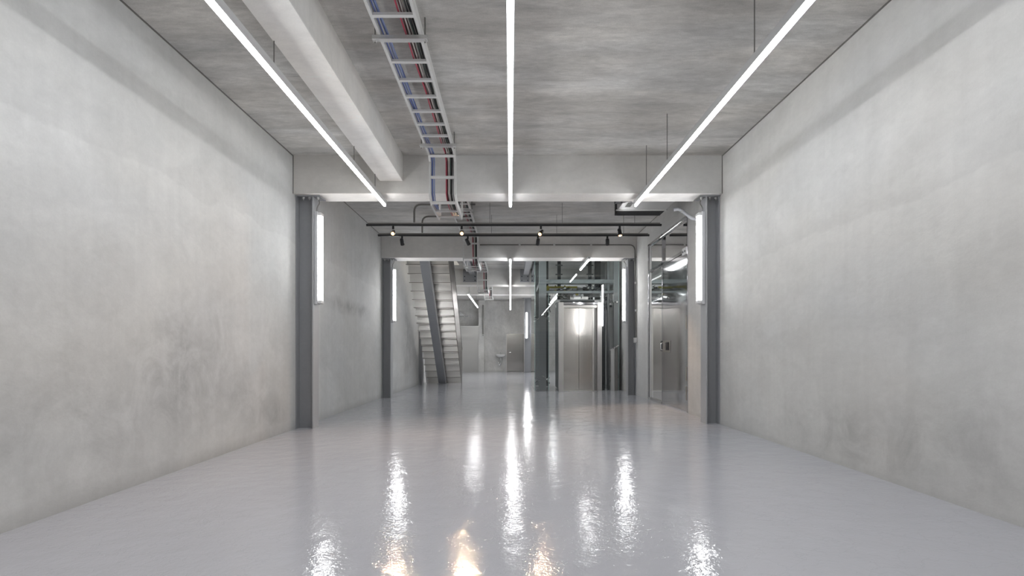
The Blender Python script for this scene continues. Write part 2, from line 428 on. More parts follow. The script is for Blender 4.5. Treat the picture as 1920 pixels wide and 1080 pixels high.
# dark joint lines where the slab and the first beam meet the walls
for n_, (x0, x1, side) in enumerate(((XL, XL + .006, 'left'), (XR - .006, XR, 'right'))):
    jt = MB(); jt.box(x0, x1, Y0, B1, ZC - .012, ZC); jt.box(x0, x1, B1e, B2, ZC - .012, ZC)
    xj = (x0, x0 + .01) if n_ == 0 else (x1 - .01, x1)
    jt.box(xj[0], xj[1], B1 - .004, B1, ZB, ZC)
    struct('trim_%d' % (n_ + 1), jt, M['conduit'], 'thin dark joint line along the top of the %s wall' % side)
# rear left: recessed upper wall, pier and metal panel
struct('wall_pier', MB().box(-1.56, -1.29, 26.15, YE, -.05, ZC), M['back'], 'narrow concrete pier on the back wall left of the basin')
mp_ = thing('sheet_metal_panel', 'wide dull metal panel on the back wall left of the concrete pier', 'panel', (-2.2, 25.95, 0))
MB().box(XL + .002, -1.562, 26.2, 26.24, 0.0, 2.27, .004).build('face_sheet', M['sheet'], mp_)
MB().box(XL + .002, -1.562, 26.18, 26.2, 2.24, 2.28).build('top_rail', M['galv'], mp_)

# ------------------------------------------------------------------ linear lamps
def linear_lamp(label, x, y0, y1, rods, zb=2.945, rod_top=ZC, group='hanging linear lamps', e='led'):
    t = thing('linear_light', label, 'ceiling light', (x, (y0 + y1) / 2, zb), group)
    h = MB()
    h.prism([(x - .022, zb + .024), (x - .022, zb + .085), (x + .022, zb + .085), (x + .022, zb + .024), (x + .018, zb + .024), (x + .018, zb + .028), (x - .018, zb + .028), (x - .018, zb + .024)], 'Y', y0, y1)
    h.build('housing', M['alu'], t)
    MB().prism([(x - .014, zb + .027), (x - .014, zb + .005), (x - .009, zb), (x + .009, zb), (x + .014, zb + .005), (x + .014, zb + .027)], 'Y', y0 + .004, y1 - .004).build('diffuser', M[e], t)
    for ye in (y0, y1):
        MB().box(x - .024, x + .024, ye - .004, ye + .004, zb + .024, zb + .088).build('end_cap', M['galv'], t)
    for r in rods:
        rz = rod_top if not callable(rod_top) else rod_top(r)
        MB().cyl((x, r, zb + .08), (x, r, rz), .0045, n=8).build('hanging_rod', M['conduit'], t)
    return t
linear_lamp('long white linear lamp hanging beside the long concrete beam on the left', -1.68, -2.4, 7.13, [1.75, 3.79, 5.73, 6.62], rod_top=3.212)
linear_lamp('long white linear lamp hanging along the middle of the front bay ceiling', .0, -2.4, 7.17, [1.7, 3.72, 5.7, 6.6])
linear_lamp('long white linear lamp hanging near the right concrete wall', 1.675, -2.4, 7.14, [1.7, 3.66, 5.7, 6.57])
linear_lamp('far white linear lamp over the middle aisle between stair and lift', .0, 11.3, 24.7, [13.4, 15.6, 18.2, 20.3, 23.5], e='led_far')
linear_lamp('short white linear lamp hanging in front of the glass lift shaft', 1.67, 11.3, 12.72, [12.2], e='led_far')
linear_lamp('white linear lamp hanging in the far bay right of the stair', -1.44, 18.2, 23.5, [18.6, 22.5], e='led_far')

linear_lamp('added white linear lamp in the far bay, unseen behind the lift', 1.60, 17.4, 24.0, [18.0, 20.2, 23.0], e='led_far')  # extra lamp out of sight, added to brighten the far bay
# ------------------------------------------------------------------ steel columns and battens
def column(label, xw, xr, y0, y1, ztop, bolts=True, mat='col'):
    ztop -= .002; xw += .002 if xw < 0 else -.002
    """H section: xw = face at the wall, xr = face to the room, web parallel to the beam"""
    s = 1 if xr > xw else -1
    t = thing('steel_column', label, 'column', ((xw + xr) / 2, (y0 + y1) / 2, zf(xr)), 'grey steel columns', 'thing')
    z0 = min(zf(xr), zf(xw)) - .01; th = .016
    a, b = sorted((xw, xw + s * th)); MB().box(a, b, y0, y1, z0, ztop - .014).build('wall_flange', M[mat], t)
    a, b = sorted((xr, xr - s * th)); MB().box(a, b, y0, y1, z0, ztop - .014).build('room_flange', M['col_l' if mat == 'col' else mat], t)
    a, b = sorted((xw + s * th, xr - s * th)); ym = (y0 + y1) / 2
    MB().box(a, b, ym - .006, ym + .006, z0, ztop - .014).build('web', M[mat], t)
    MB().box(min(xw, xr + s * .09), max(xw, xr + s * .09), y0 - .02, y1 + .02, ztop - .014, ztop).build('cap_plate', M[mat], t)
    if bolts:
        for bx in (xr + s * .05, xr - s * .06, xr - s * .14):
            bo = MB(); bo.cyl((bx, y0 + .035, ztop - .05), (bx, y0 + .035, ztop - .012), .009, n=8)
            bo.cyl((bx, y0 + .035, ztop - .034), (bx, y0 + .035, ztop - .013), .018, n=6); bo.build('anchor_bolt', M['galv'], t)
    return t
column('front left grey steel column with a tall tube lamp on its inner face', XL, -2.58, 6.98, 7.18, ZB)
column('front right grey steel column beside the glazed metal door', XR, 2.562, 6.98, 7.18, ZB)
column('second grey steel column on the left wall, before the stair', XL, -2.615, 11.66, 11.86, ZB)
column('second grey steel column on the right, between lift and glazed door', XR, 2.565, 11.66, 11.86, ZB)
column('dark grey steel column partly hidden behind the left edge of the stair', XL, -2.70, 16.38, 16.6, ZB, False)
column('far grey steel column right of the stainless back door', 1.0, .66, 25.1, 25.4, ZC, False)

def batten(label, x, s, y, zlo, zhi, group='tube lamps on columns', mat='tube', cable=True):
    """s: +1 tube points to +X; fixed on the room flange"""
    x += s * .003
    t = thing('tube_light', label, 'wall light', (x, y, (zlo + zhi) / 2), group)
    def bx(mb, a, b, *r, **k): a, b = sorted((x + s * a, x + s * b)); return mb.box(a, b, *r, **k)
    bx(MB(), 0, .042, y - .065, y + .065, zlo, zhi, bev=.004).build('body', M['batten'], t)
    for z in (zlo + .012, zhi - .052):
        h = MB(); bx(h, .042, .088, y - .055, y + .055, z, z + .04, bev=.006); h.build('lamp_holder', M['white'], t)
    for dy in (-.032, .032):
        MB().cyl((x + s * .068, y + dy, zlo + .05), (x + s * .068, y + dy, zhi - .05), .0155, n=14).build('tube', M[mat], t, True)
    if cable:
        MB().tube([(x + s * .02, y - .02, zhi - .004), (x + s * .02, y - .02, zhi + .06), (x + s * .055, y - .01, zhi + .12), (x + s * .035, y - .01, ZB - .022)], .007, smooth=.05).build('power_cord', M['conduit'], t, True)
    return t
batten('bright tube lamp on the front left grey steel column', -2.58, 1, 7.07, 1.63, 2.85)
batten('bright tube lamp on the front right grey steel column', 2.562, -1, 7.07, 1.63, 2.85)
batten('tube lamp on the second left column, before the stair', -2.615, 1, 11.75, 1.64, 2.86)
batten('tube lamp on the second right column, beside the lift', 2.565, -1, 11.75, 1.64, 2.87)
fb = thing('tube_light', 'far tube lamp on the column right of the stainless back door', 'wall light', (.8, 25.02, 2.25), 'tube lamps on columns')
MB().box(.71, .81, 25.05, 25.1, 1.62, 2.88, .004).build('body', M['batten'], fb)
MB().cyl((.76, 25.02, 1.66), (.76, 25.02, 2.84), .03, n=14).build('tube', M['tube_far'], fb, True)
for z in (1.63, 2.84): MB().box(.725, .795, 24.985, 25.05, z, z + .03, .004).build('lamp_holder', M['white'], fb)

# ------------------------------------------------------------------ cable ladder
LX0, LX1 = -.985, -.695
zt, zl = 3.445, 2.945
pth = [(-2.6, zt)]
for yf, yr in ((6.63, 7.55), (11.34, 12.3), (16.08, 17.1)):
    pth += [(yf - .09, zt), (yf, 3.37), (yf, 2.965), (yf + .11, 2.885), (yr - .11, 2.885), (yr, 2.965), (yr, 3.37), (yr + .09, zt)]
pth += [(20.2, zt), (20.3, 3.36), (20.3, 3.14), (20.42, 3.08), (21.1, 3.08)]
pth = [Vector((0, y, z)) for y, z in pth]
def miter(path, off):
    """offset a YZ polyline to its upper-left normal by off"""
    res = []
    for i, p in enumerate(path):
        d1 = (p - path[i - 1]).normalized() if i else (path[1] - p).normalized()
        d2 = (path[i + 1] - p).normalized() if i < len(path) - 1 else d1
        n1 = Vector((0, -d1.z, d1.y)); n2 = Vector((0, -d2.z, d2.y))
        n = (n1 + n2).normalized()
        res.append(p + n * (off / max(.5, n.dot(n1))))
    return res
ld = thing('cable_ladder', 'long pale steel cable ladder stepping under the concrete beams', 'cable ladder', (-.84, 6, zt))
def rail(x0, x1, name='side_rail'):
    mb = MB(); a = miter(pth, -.04); b = miter(pth, .04)
    rings = []
    for p, q in zip(a, b):
        rings.append([mb.bm.verts.new(v) for v in ((x0, p.y, p.z), (x1, p.y, p.z), (x1, q.y, q.z), (x0, q.y, q.z))])
    for r, s in zip(rings, rings[1:]):
        for k in range(4): mb.bm.faces.new((r[k], r[(k + 1) % 4], s[(k + 1) % 4], s[k]))
    mb.bm.faces.new(rings[0]); mb.bm.faces.new(rings[-1][::-1])
    mb.build(name, M['ladder'], ld)
rail(LX0 - .022, LX0); rail(LX1, LX1 + .022)
def along(path, s):
    for a, b in zip(path, path[1:]):
        d = (b - a).length
        if s <= d: return a + (b - a) * (s / d), (b - a).normalized()
        s -= d
    return None, None
s = 3.82 + 2.6 - .3048 * 12
k = 0
while True:
    p, d = along(pth, s)
    if p is None: break
    n = Vector((0, -d.z, d.y)); c = p - n * .031
    MB().bar(Vector((LX0, c.y, c.z)), Vector((LX1, c.y, c.z)), .034, .02, up=n).build('rung', M['ladder'], ld)
    s += .3048
# cables
def cable(x, r, mat, label, group, hgt=.0, y_end=21.0, amp=.010):
    ph = random.random() * 7
    inner = miter(pth, hgt)
    pts = []
    dense = []
    for a, b in zip(inner, inner[1:]):
        nseg = max(1, int((b - a).length / .30))
        for i in range(nseg): dense.append(a + (b - a) * (i / nseg))
    for i, p in enumerate(dense):
        if p.y > y_end: break
        wob = amp * (math.sin(i * .9 + ph) + .6 * math.sin(i * 2.3 + ph * 2))
        pts.append((x + wob, p.y, p.z ))
    o = MB().tube(pts, r, 6).build('cable', M[mat], None, True)
    return tag(o, label, 'cable', group)
for i, (x, m_) in enumerate([(-.972, 'cab_blue'), (-.962, 'cab_blue_pale'), (-.952, 'cab_blue'), (-.942, 'cab_blue_pale')]):
    cable(x, .0056, m_, 'thin blue data cable along the left rail of the ladder', 'blue data cables', (-.004, .0135, .031)[i % 3], 7.35, .0032)
rc = [(-.7990, 'cab_red', 'red'), (-.7885, 'cab_maroon', 'maroon'), (-.7780, 'cab_maroon', 'maroon'), (-.7675, 'cab_white', 'white'), (-.7570, 'cab_white', 'white'), (-.7465, 'cab_green', 'green'), (-.7360, 'cab_black', 'black'),
      (-.7255, 'cab_black', 'black'), (-.7150, 'cab_grey', 'grey')]
for i, (x, m_, cn) in enumerate(rc):
    cable(x, .0066 if cn != 'white' else .0056, m_, f'{cn} power cable in the bundle along the right rail of the ladder', f'{cn} power cables', (-.004, .0135, .031)[i % 3], 21.0, .0042)
# strut hangers under the ladder
def hanger(y, label):
    zb = zt - .072
    t = thing('strut_hanger', label, 'hanger', (-.84, y, zb), 'ladder hangers')
    ch = MB(); x0, x1 = -1.05, -.63
    ch.prism([(y - .021, zb), (y + .021, zb), (y + .021, zb + .03), (y + .008, zb + .03), (y + .008, zb + .026), (y + .017, zb + .026), (y + .017, zb + .004), (y - .017, zb + .004), (y - .017, zb + .026), (y - .008, zb + .026), (y - .008, zb + .03), (y - .021, zb + .03)], 'X', x0, x1)
    ch.build('channel', M['galv'], t)
    for x in (-1.03, -.65):
        MB().cyl((x, y, zb - .02), (x, y, ZC), .0055, n=8).build('threaded_rod', M['conduit'], t)
        MB().cyl((x, y, zb - .012), (x, y, zb + .001), .014, n=6).build('nut', M['galv'], t)
hanger(4.06, 'steel strut under the nearest stretch of the cable ladder')
hanger(6.17, 'steel strut under the cable ladder just before the nearest beam')
hanger(9.0, 'steel strut under the cable ladder above the spotlight tracks')
hanger(13.9, 'steel strut under the cable ladder between stair and lift')

# ------------------------------------------------------------------ spotlight tracks
def track(y, label, rods):
    z = 3.165
    t = thing('lighting_track', label, 'lighting track', (0, y, z), 'black spotlight tracks')
    MB().prism([(y - .018, z + .016), (y + .018, z + .016), (y + .018, z - .016), (y + .008, z - .016), (y + .008, z - .006), (y - .008, z - .006), (y - .008, z - .016), (y - .018, z - .016)], 'X', -2.44, 2.56).build('rail', M['black'], t)
    for x in (-2.445, 2.565): MB().box(x - .012, x + .012, y - .02, y + .02, z - .018, z + .018, .003).build('end_cap', M['black'], t)
    MB().box(-2.43, 2.55, y - .020, y + .019, z + .012, z + .036).build('top_channel', M['conduit'], t)
    for x in rods: MB().cyl((x, y, z + .03), (x, y, ZC), .004, n=6).build('hanging_rod', M['conduit'], t)
track(9.10, 'nearer of the two black spotlight tracks across the second bay', [-.35, .885, 2.12])
track(9.90, 'farther of the two black spotlight tracks, close to the concrete beam', [-.35, .86, 2.1])
def spotlight(x, y, label, aim, lit=None):
    z = 3.149; aim = Vector(aim).normalized()
    t = thing('track_spotlight', label, 'spotlight', (x, y, z), 'track spotlights')
    MB().box(x - .016, x + .016, y - .016, y + .016, z - .055, z, .003).build('adapter', M['black'], t)
    st = MB(); st.cyl((x, y, z - .09), (x, y, z - .05), .008, n=10); st.build('stem', M['galv'], t)
    c = Vector((x, y, z - .115))
    hd = MB(); hd.cyl(c - aim * .055, c + aim * .05, .033, .036, 20); hd.cyl(c - aim * .075, c - aim * .055, .022, .033, 20); hd.build('lamp_head', M['black'], t, True)
    for sx in (-1, 1):
        MB().box(x + sx * .036 - .003, x + sx * .036 + .003, y - .01, y + .01, z - .13, z - .085).build('yoke_arm', M['galv'], t)
    em = MB(); em.cyl(c + aim * .05, c + aim * .053, .031, n=20)
    em.build('reflector', M['glow'] if lit else M['dark'], t)
    em = MB(); em.cyl(c + aim * .053, c + aim * .058, .017, n=16)
    em.build('bulb', M[lit] if lit else M['black'], t)
spotlight(-2.00, 9.10, 'lit track spotlight nearest the left wall', (.05, -1, -.55), 'lamp_warm')
spotlight(-.83, 9.10, 'lit track spotlight under the cable ladder', (.1, -1, -.5), 'lamp_warm')
spotlight(.52, 9.10, 'lit track spotlight right of the aisle lamp', (-.55, -1, -.9), 'lamp_warm')
spotlight(1.865, 9.10, 'spotlight near the ceiling air unit, glowing downward', (.1, -.25, -1), 'lamp_warm_dim')
spotlight(-2.01, 9.90, 'unlit spotlight on the farther track nearest the left wall', (.1, .5, -1))
spotlight(-.79, 9.90, 'unlit spotlight on the farther track beside the cable ladder', (.5, .3, -1))
spotlight(.51, 9.90, 'unlit spotlight on the farther track right of the aisle lamp', (-.1, .5, -1))
spotlight(1.80, 9.90, 'unlit spotlight on the farther track nearest the lift', (.1, .6, -1))

# ------------------------------------------------------------------ conduits and boxes
def pipe(name, pts, r, mat, label, cat, sm=.1, group=None, clips=()):
    t = MB().tube(pts, r, 10, sm).build(name, M[mat], None, True)
    tag(t, label, cat, group)
    for c in clips:
        MB().box(c[0] - .022, c[0] + .022, c[1] - .02, c[1] + .02, c[2] - .022, c[2] + .022, .004).build('mount_clip', M['galv'], t)
    return t
pipe('electrical_conduit', [(-1.64, 9.10, 3.212), (-1.64, 9.10, 3.515), (-.60, 9.10, 3.515)], .016, 'conduit', 'bent conduit dropping from the ceiling to the nearer spotlight track', 'conduit', .12)
pipe('electrical_conduit', [(-1.635, 9.90, 3.212), (-1.635, 9.90, 3.515), (-.70, 9.90, 3.515)], .016, 'conduit', 'bent conduit dropping from the ceiling to the farther spotlight track', 'conduit', .12)
pipe('electrical_conduit', [(-.66, 11.575, 3.325), (2.70, 11.575, 3.325), (2.725, 11.575, 1.30)], .014, 'conduit', 'long thin conduit along the second cross beam dropping to the switch box', 'conduit', .12,
     clips=[(.2, 11.572, 3.325), (.95, 11.572, 3.325), (1.75, 11.572, 3.325), (2.718, 11.572, 2.5), (2.72, 11.572, 1.9)])
sb = thing('switch_box', 'small grey switch box on the wall right of the second right column', 'switch box', (2.715, 11.57, 1.25))
MB().box(2.672, 2.742, 11.535, 11.60, 1.20, 1.31, .005).build('casing', M['galv'], sb)
MB().box(2.68, 2.734, 11.53, 11.535, 1.215, 1.295, .002).build('cover', M['white'], sb)
pipe('electrical_conduit', [(-1.335, 26.10, 3.3), (-1.335, 26.10, 1.86)], .03, 'conduit', 'thin vertical conduit on the concrete pier of the back wall', 'conduit', 0)
wb = thing('valve_box', 'tiny grey box at the foot of the conduit on the back wall pier', 'box', (-1.335, 26.1, 1.8))
MB().box(-1.38, -1.295, 26.06, 26.13, 1.76, 1.855, .006).build('casing', M['galv'], wb)
MB().cyl((-1.335, 26.03, 1.81), (-1.335, 26.06, 1.81), .022, n=12).build('knob', M['dark'], wb)
MB().box(-1.39, -1.29, 26.13, 26.147, 1.745, 1.87).build('mounting_plate', M['galv'], wb)
pipe('drain_pipe', [(2.33, 7.62, 3.03), (2.40, 7.62, 3.045), (2.46, 7.62, 3.01), (2.60, 7.62, 2.90), (2.73, 7.62, 2.895)], .023, 'pvc', 'grey plastic drain pipe slanting to the wall behind the front right column', 'pipe', .05,
     clips=[(2.455, 7.62, 3.012)])

# ------------------------------------------------------------------ ceiling air unit
ac = thing('air_unit', 'low silver ceiling air unit with black intake behind the nearest beam', 'air conditioner', (2.1, 8.2, 3.25))
MB().box(1.70, 2.47, 7.62, 8.50, 3.255, 3.52, .006).build('casing', M['galv'], ac)
MB().box(1.68, 2.49, 8.46, 8.50, 3.248, 3.265, .004).build('edge_rail', M['galv'], ac)
fo = MB(); fo.prism([(8.50, 3.25), (8.80, 3.25), (8.80, 3.50), (8.50, 3.50)], 'X', 1.72, 2.46); fo.build('intake_duct', M['foam'], ac)
MB().box(1.78, 1.86, 8.06, 8.28, 3.249, 3.256, .002).build('access_hatch', M['conduit'], ac)
MB().box(1.70, 1.95, 7.62, 7.86, 3.249, 3.256).build('cover_plate', M['white'], ac)
v = MB()
for i, (dz, r) in enumerate(((.0, .022), (.07, .016), (.13, .012))): v.tube([(1.70, 7.9, 3.34 + dz), (1.63, 7.9, 3.33 + dz), (1.58 - .03 * i, 7.8, 3.36 + dz), (1.50, 7.7, 3.42 + dz * .5)], r, 8, .04)
v.build('coolant_pipes', M['foam'], ac, True)
MB().box(1.60, 1.70, 7.98, 8.22, 3.28, 3.44, .004).build('terminal_box', M['dark'], ac)
w = MB()
for i in range(3): w.tube([(1.72, 7.74 + i * .04, 3.25), (1.74 + i * .03, 7.8, 3.215 - .012 * i), (1.66, 7.9, 3.20 + .02 * i), (1.62, 8.0, 3.30)], .004, 6, .05)
w.build('wiring', M['cab_black'], ac, True)
for x in (1.73, 2.44):
    for y in (7.7, 8.42): MB().cyl((x, y, 3.5), (x, y, ZC), .005, n=6).build('threaded_rod', M['conduit'], ac)

# ------------------------------------------------------------------ glazed metal door in the right wall
d1 = thing('door_1', 'tall polished metal door with side and top glazing in the right wall', None, (XR, 9.4, 0), None, 'structure')
zb_ = zf(XR); ft = .045; xa, xb = XR - .012, XR + .05
def fr(name, y0, y1, z0, z1, m='mirror_steel', x0=xa, x1=xb): return MB().box(x0, x1, y0, y1, z0, z1, .003).build(name, M[m], d1)
YM = 9.62; ZT = 2.56
fr('frame_post', DY0, DY0 + ft, zb_, DZ); fr('frame_post', DY1 - ft, DY1, zb_, DZ); fr('frame_post', YM - .02, YM + .025, zb_, DZ)
fr('head_rail', DY0, DY1, DZ - ft, DZ); fr('transom', DY0 + ft, DY1 - ft, ZT, ZT + .05); fr('sill_rail', YM, DY1 - ft, zb_ - .01, zb_ + .05)
fr('inner_post', YM + .02, YM + .05, zb_, ZT, 'galv', XR - .006, XR + .03); fr('inner_post', DY1 - ft - .05, DY1 - ft - .02, zb_, DZ - ft, 'galv', XR + .004, XR + .04)
fr('top_pane', DY0 + ft, YM - .02, ZT + .05, DZ - ft, 'glass_clear', XR + .02, XR + .026)
fr('top_pane', YM + .025, DY1 - ft, ZT + .05, DZ - ft, 'glass_clear', XR + .02, XR + .026)
fr('side_pane', YM + .025, DY1 - ft, zb_ + .05, ZT, 'glass_clear', XR + .02, XR + .026)
lf = fr('door_leaf', DY0 + ft + .004, YM - .026, zb_ + .015, ZT - .006, 'mirror_steel', XR - .008, XR + .04)
hb = fr('lock_plate', 9.12, 9.55, .99, 1.20, 'stainless', XR - .02, XR - .008)
fr('lock_case', 9.20, 9.32, 1.03, 1.17, 'black', XR - .034, XR - .018)
hd = MB(); hd.tube([(XR - .01, YM - .14, 1.16), (XR - .07, YM - .14, 1.16), (XR - .07, YM - .14, 1.04), (XR - .01, YM - .14, 1.04)], .009, 8, .02); hd.build('handle', M['chrome'], d1, True)
fr('strike_plate', YM - .03, YM + .06, 1.02, 1.20, 'dark', XR - .02, XR - .01)
for z in (.25, .55, 1.35): fr('hinge', DY0 + .02, DY0 + .06, z, z + .22, 'stainless', XR - .028, XR - .008)
fr('pivot_bracket', DY0 + .0, DY0 + .20, ZT - .04, ZT + .07, 'white', XR - .03, XR - .008)
for y in (DY0 + .06, DY0 + .15):
    MB().cyl((XR - .034, y, ZT + .01), (XR - .028, y, ZT + .01), .018, n=12).build('bracket_bolt', M['dark'], d1)

# ------------------------------------------------------------------ staircase
ST_Y, RISE, RUN, NST = 17.2, .203, .22, 20
SXL, SXR = -2.68, -1.575
st = thing('staircase', 'steep steel staircase of folded treads on a single grey beam', 'staircase', (-2.1, 15.5, 0))
zs = zf(-2.1)
for k in range(NST):
    yb = ST_Y - k * RUN; z0 = zs + k * RISE; z1 = z0 + RISE
    mb = MB()
    # the folded plate: rear sheet hangs down from the tread, a lip closes the nosing
    mb.prism([(yb, z0 - .012), (yb + .006, z0 - .012), (yb + .006, z1 - .006), (yb + .03, z1 - .006), (yb + .03, z1), (yb - RUN - .012, z1), (yb - RUN - .012, z1 - .03), (yb - RUN - .006, z1 - .03), (yb - RUN - .006, z1 - .006), (yb, z1 - .006)], 'X', SXL + .02, SXR - .01)
    td = mb.build('tread', M['stainless_x'], st)
    lp_ = MB().box(SXL + .0, SXR - .012, yb - RUN - .028, yb - RUN - .012, z1 - .016, z1 - .001)
    lo_ = lp_.build('back_lip', M['panel_steel']); lo_.parent = td
sl = RISE / RUN; ang = math.atan(sl)
bs = Vector((-2.135, ST_Y + .0, zs - .05)); be = Vector((-2.135, ST_Y - 19.6 * RUN, zs - .05 + 19.6 * RISE))
off = Vector((0, -math.sin(ang), -math.cos(ang))) * .12
# single central box beam cut level at the floor
y_a, z_a = bs.y + .02, zs
def zline(y, o): return zs + (ST_Y - y) * sl - o
o1, o2 = .05, .36
poly = [(ST_Y - (0 + o1) / sl, zs), (ST_Y - (0 + o2) / sl, zs), (ST_Y - (o2 + 3.95) / sl, zs + 3.95), (ST_Y - (o1 + 3.95) / sl, zs + 3.95)]
MB().prism(poly, 'X', -2.262, -2.04).build('central_beam', M['col'], st)
bp = MB().box(-2.30, -2.0, ST_Y - .45, ST_Y - .02, zs - .01, zs + .012).build('base_plate', M['col'], st)
# solid sheet balustrade on the open side
pl = [(ST_Y + .12, zs + .0), (ST_Y + .12, zs + 1.06), (ST_Y + .12 - 3.05 / sl, zs + 1.06 + 3.05), (ST_Y - .0 - 4.0 / sl, zs + 4.0), (ST_Y - .02, zs)]
MB().prism(pl, 'X', SXR - .008, SXR + .008).build('side_panel', M['panel_steel'], st)
hr = MB(); hr.tube([(SXR, ST_Y + .12, zs + 1.07), (SXR, ST_Y + .12 - 3.05 / sl, zs + 4.12)], .016, 8); hr.build('handrail', M['dark'], st, True)
ep = [(ST_Y - .5, zs), (ST_Y + .05, zs), (ST_Y + .05, zs + .45), (ST_Y - .06, zs + .45), (ST_Y - .06, zs + .62), (ST_Y - .28, zs + .78), (ST_Y - .28, zs + .3), (ST_Y - .5, zs + .2)]
MB().prism([(ST_Y - .12, zs), (ST_Y + .05, zs), (ST_Y + .05, zs + .3), (ST_Y - .10, zs + .3), (ST_Y - .10, zs + .6), (ST_Y - .35, zs + .82), (ST_Y - .45, zs + .82), (ST_Y - .45, zs + .4)], 'X', SXL + .0, SXL + .014).build('left_side_plate', M['white'], st)

# ------------------------------------------------------------------ ceiling steel behind the stair
def joist(label, x, y0, y1, zlo, zhi, plate):
    t = thing('steel_joist', label, 'steel beam', (x, y0, zlo), 'grey steel joists over the far bay')
    w = .16
    j = MB(); j.box(x - w / 2, x + w / 2, y0, y1, zlo, zlo + .016); j.box(x - w / 2, x + w / 2, y0, y1, zhi - .016, zhi); j.box(x - .006, x + .006, y0, y1, zlo + .016, zhi - .016)
    j.build('beam_section', M['frame'], t)
    px0, px1 = plate
    MB().box(px0, px1, y1, y1 + .02, zlo - .22, zlo + .18).build('mounting_plate', M['col'], t)
    for bx in (px0 + .05, px1 - .05):
        for bz in (zlo - .17, zlo - .05): MB().cyl((bx, y1 - .02, bz), (bx, y1 + .004, bz), .02, n=6).build('bolt', M['dark'], t)
joist('grey steel joist meeting the cross beam right of the stair', -1.16, 12.05, 16.32, 3.36, ZC - .003, (-1.45, -1.03))
joist('grey steel joist meeting the cross beam left of the lift', .48, 12.05, 16.32, 3.36, ZC - .003, (.30, .58))

# ------------------------------------------------------------------ lift
GY, GX0, GX1 = 13.10, .60, 2.66
zl_ = zf(1.7)
sh = thing('lift_shaft', 'glass lift shaft with grey steel posts around the stainless doors', 'lift shaft', (1.7, GY, zl_))
def sp(name, x0, x1, y0, y1, z0, z1, m='frame', bev=.003): return MB().box(x0, x1, y0, y1, z0, z1, bev).build(name, M[m], sh)
sp('post', .71, .89, 13.2, 13.36, zl_, ZC); sp('post', 2.56, 2.70, 13.2, 13.36, zl_, ZC); sp('post', 2.42, 2.47, 13.3, 13.36, zl_, ZC)
sp('post', .71, .89, 15.2, 15.36, zl_, ZC); sp('post', 2.56, 2.70, 15.2, 15.36, zl_, ZC)
sp('crossbeam', .89, 2.56, 13.22, 13.34, 2.70, 2.80); sp('crossbeam', .89, 2.56, 13.24, 13.32, 2.46, 2.52)
sp('crossbeam', .89, 2.56, 15.22, 15.34, 2.70, 2.82); sp('crossbeam', .74, .86, 13.36, 15.2, 2.70, 2.82); sp('crossbeam', 2.58, 2.68, 13.36, 15.2, 2.70, 2.82)
MB().bar((.80, 13.4, 3.15), (.80, 14.2, 2.6), .05, .05).build('brace', M['frame'], sh)
MB().bar((.80, 13.4, 1.25), (.80, 13.9, 1.55), .05, .05).build('brace', M['frame'], sh)
# glass: front left strip, front right strip, front top, left side
def pane(x0, x1, y0, y1, z0, z1, m='glass'):
    o = MB()
    if y1 - y0 < .001: o.quad((x0, y0, z0), (x1, y0, z0), (x1, y0, z1), (x0, y0, z1))
    else: o.quad((x0, y0, z0), (x0, y1, z0), (x0, y1, z1), (x0, y0, z1))
    return o.build('glass_pane', M[m], sh)
pane(GX0, .935, GY, GY, zl_, 2.45, 'glass_dots'); pane(.945, 1.18, GY + .02, GY + .02, zl_, 2.45, 'glass_dots'); pane(2.24, GX1, GY, GY, zl_, 2.22)
pane(GX0, GX1, GY - .004, GY - .004, 2.455, ZC, 'glass_top'); pane(1.19, 2.235, GY + .085, GY + .085, 2.22, 2.455); pane(2.24, GX1, GY, GY, 2.222, 2.452)
pane(GX0, GX0, GY, 14.2, zl_, 1.9); pane(GX0, GX0, 14.21, 15.35, zl_, 1.9); pane(GX0, GX0, GY, 15.35, 1.91, ZC)
for (x, y, z0, z1) in ((GX0, GY, zl_, ZC), (.94, GY + .01, zl_, 2.45), (GX1, GY, zl_, ZC)): sp('glass_edge', x - .005, x + .005, y - .005, y + .005, z0, z1, 'glass_edge', 0)
# spider fittings holding the panes
def spider(c, arms):
    c = Vector(c); mb = MB()
    for a in arms:
        mb.tube([c, c + Vector(a) * .6, c + Vector(a)], .011, 6); e = c + Vector(a)
        mb.cyl(e - Vector((0, .012, 0)), e + Vector((0, .012, 0)), .022, n=12)
    mb.cyl(c - Vector((.02, 0, 0)), c + Vector((.03, 0, 0)), .022, n=10)
    mb.build('spider_fitting', M['chrome'], sh, True)
for z in (.30, 1.82): 
    spider((.69, 13.2, z), [(-.09, -.08, .06), (-.09, -.08, -.06), (-.08, .06, .05)])
    spider((.90, 13.17, z + .03), [(.05, -.05, -.09), (-.10, -.05, .07), (.04, -.05, .03)])
for z in (.34, 2.23): spider((2.56, 13.17, z), [(-.10, -.06, .05), (-.10, -.06, -.05), (.06, -.06, 0)])
# guide rails with brackets
for x in (1.33, 2.17):
    sp('guide_rail', x - .045, x + .045, 14.55, 14.62, zl_, ZC, 'dark', 0)
    for z in (2.85, 3.1, 3.35): sp('rail_bracket', x - .10, x + .09, 14.53, 14.57, z, z + .03, 'dark', 0)
sp('rear_stanchion', 2.36, 2.52, 14.9, 15.0, zl_, ZC, 'dark', 0)
sp('rear_stanchion', 1.0, 1.06, 14.9, 15.0, zl_, ZC, 'dark', 0)
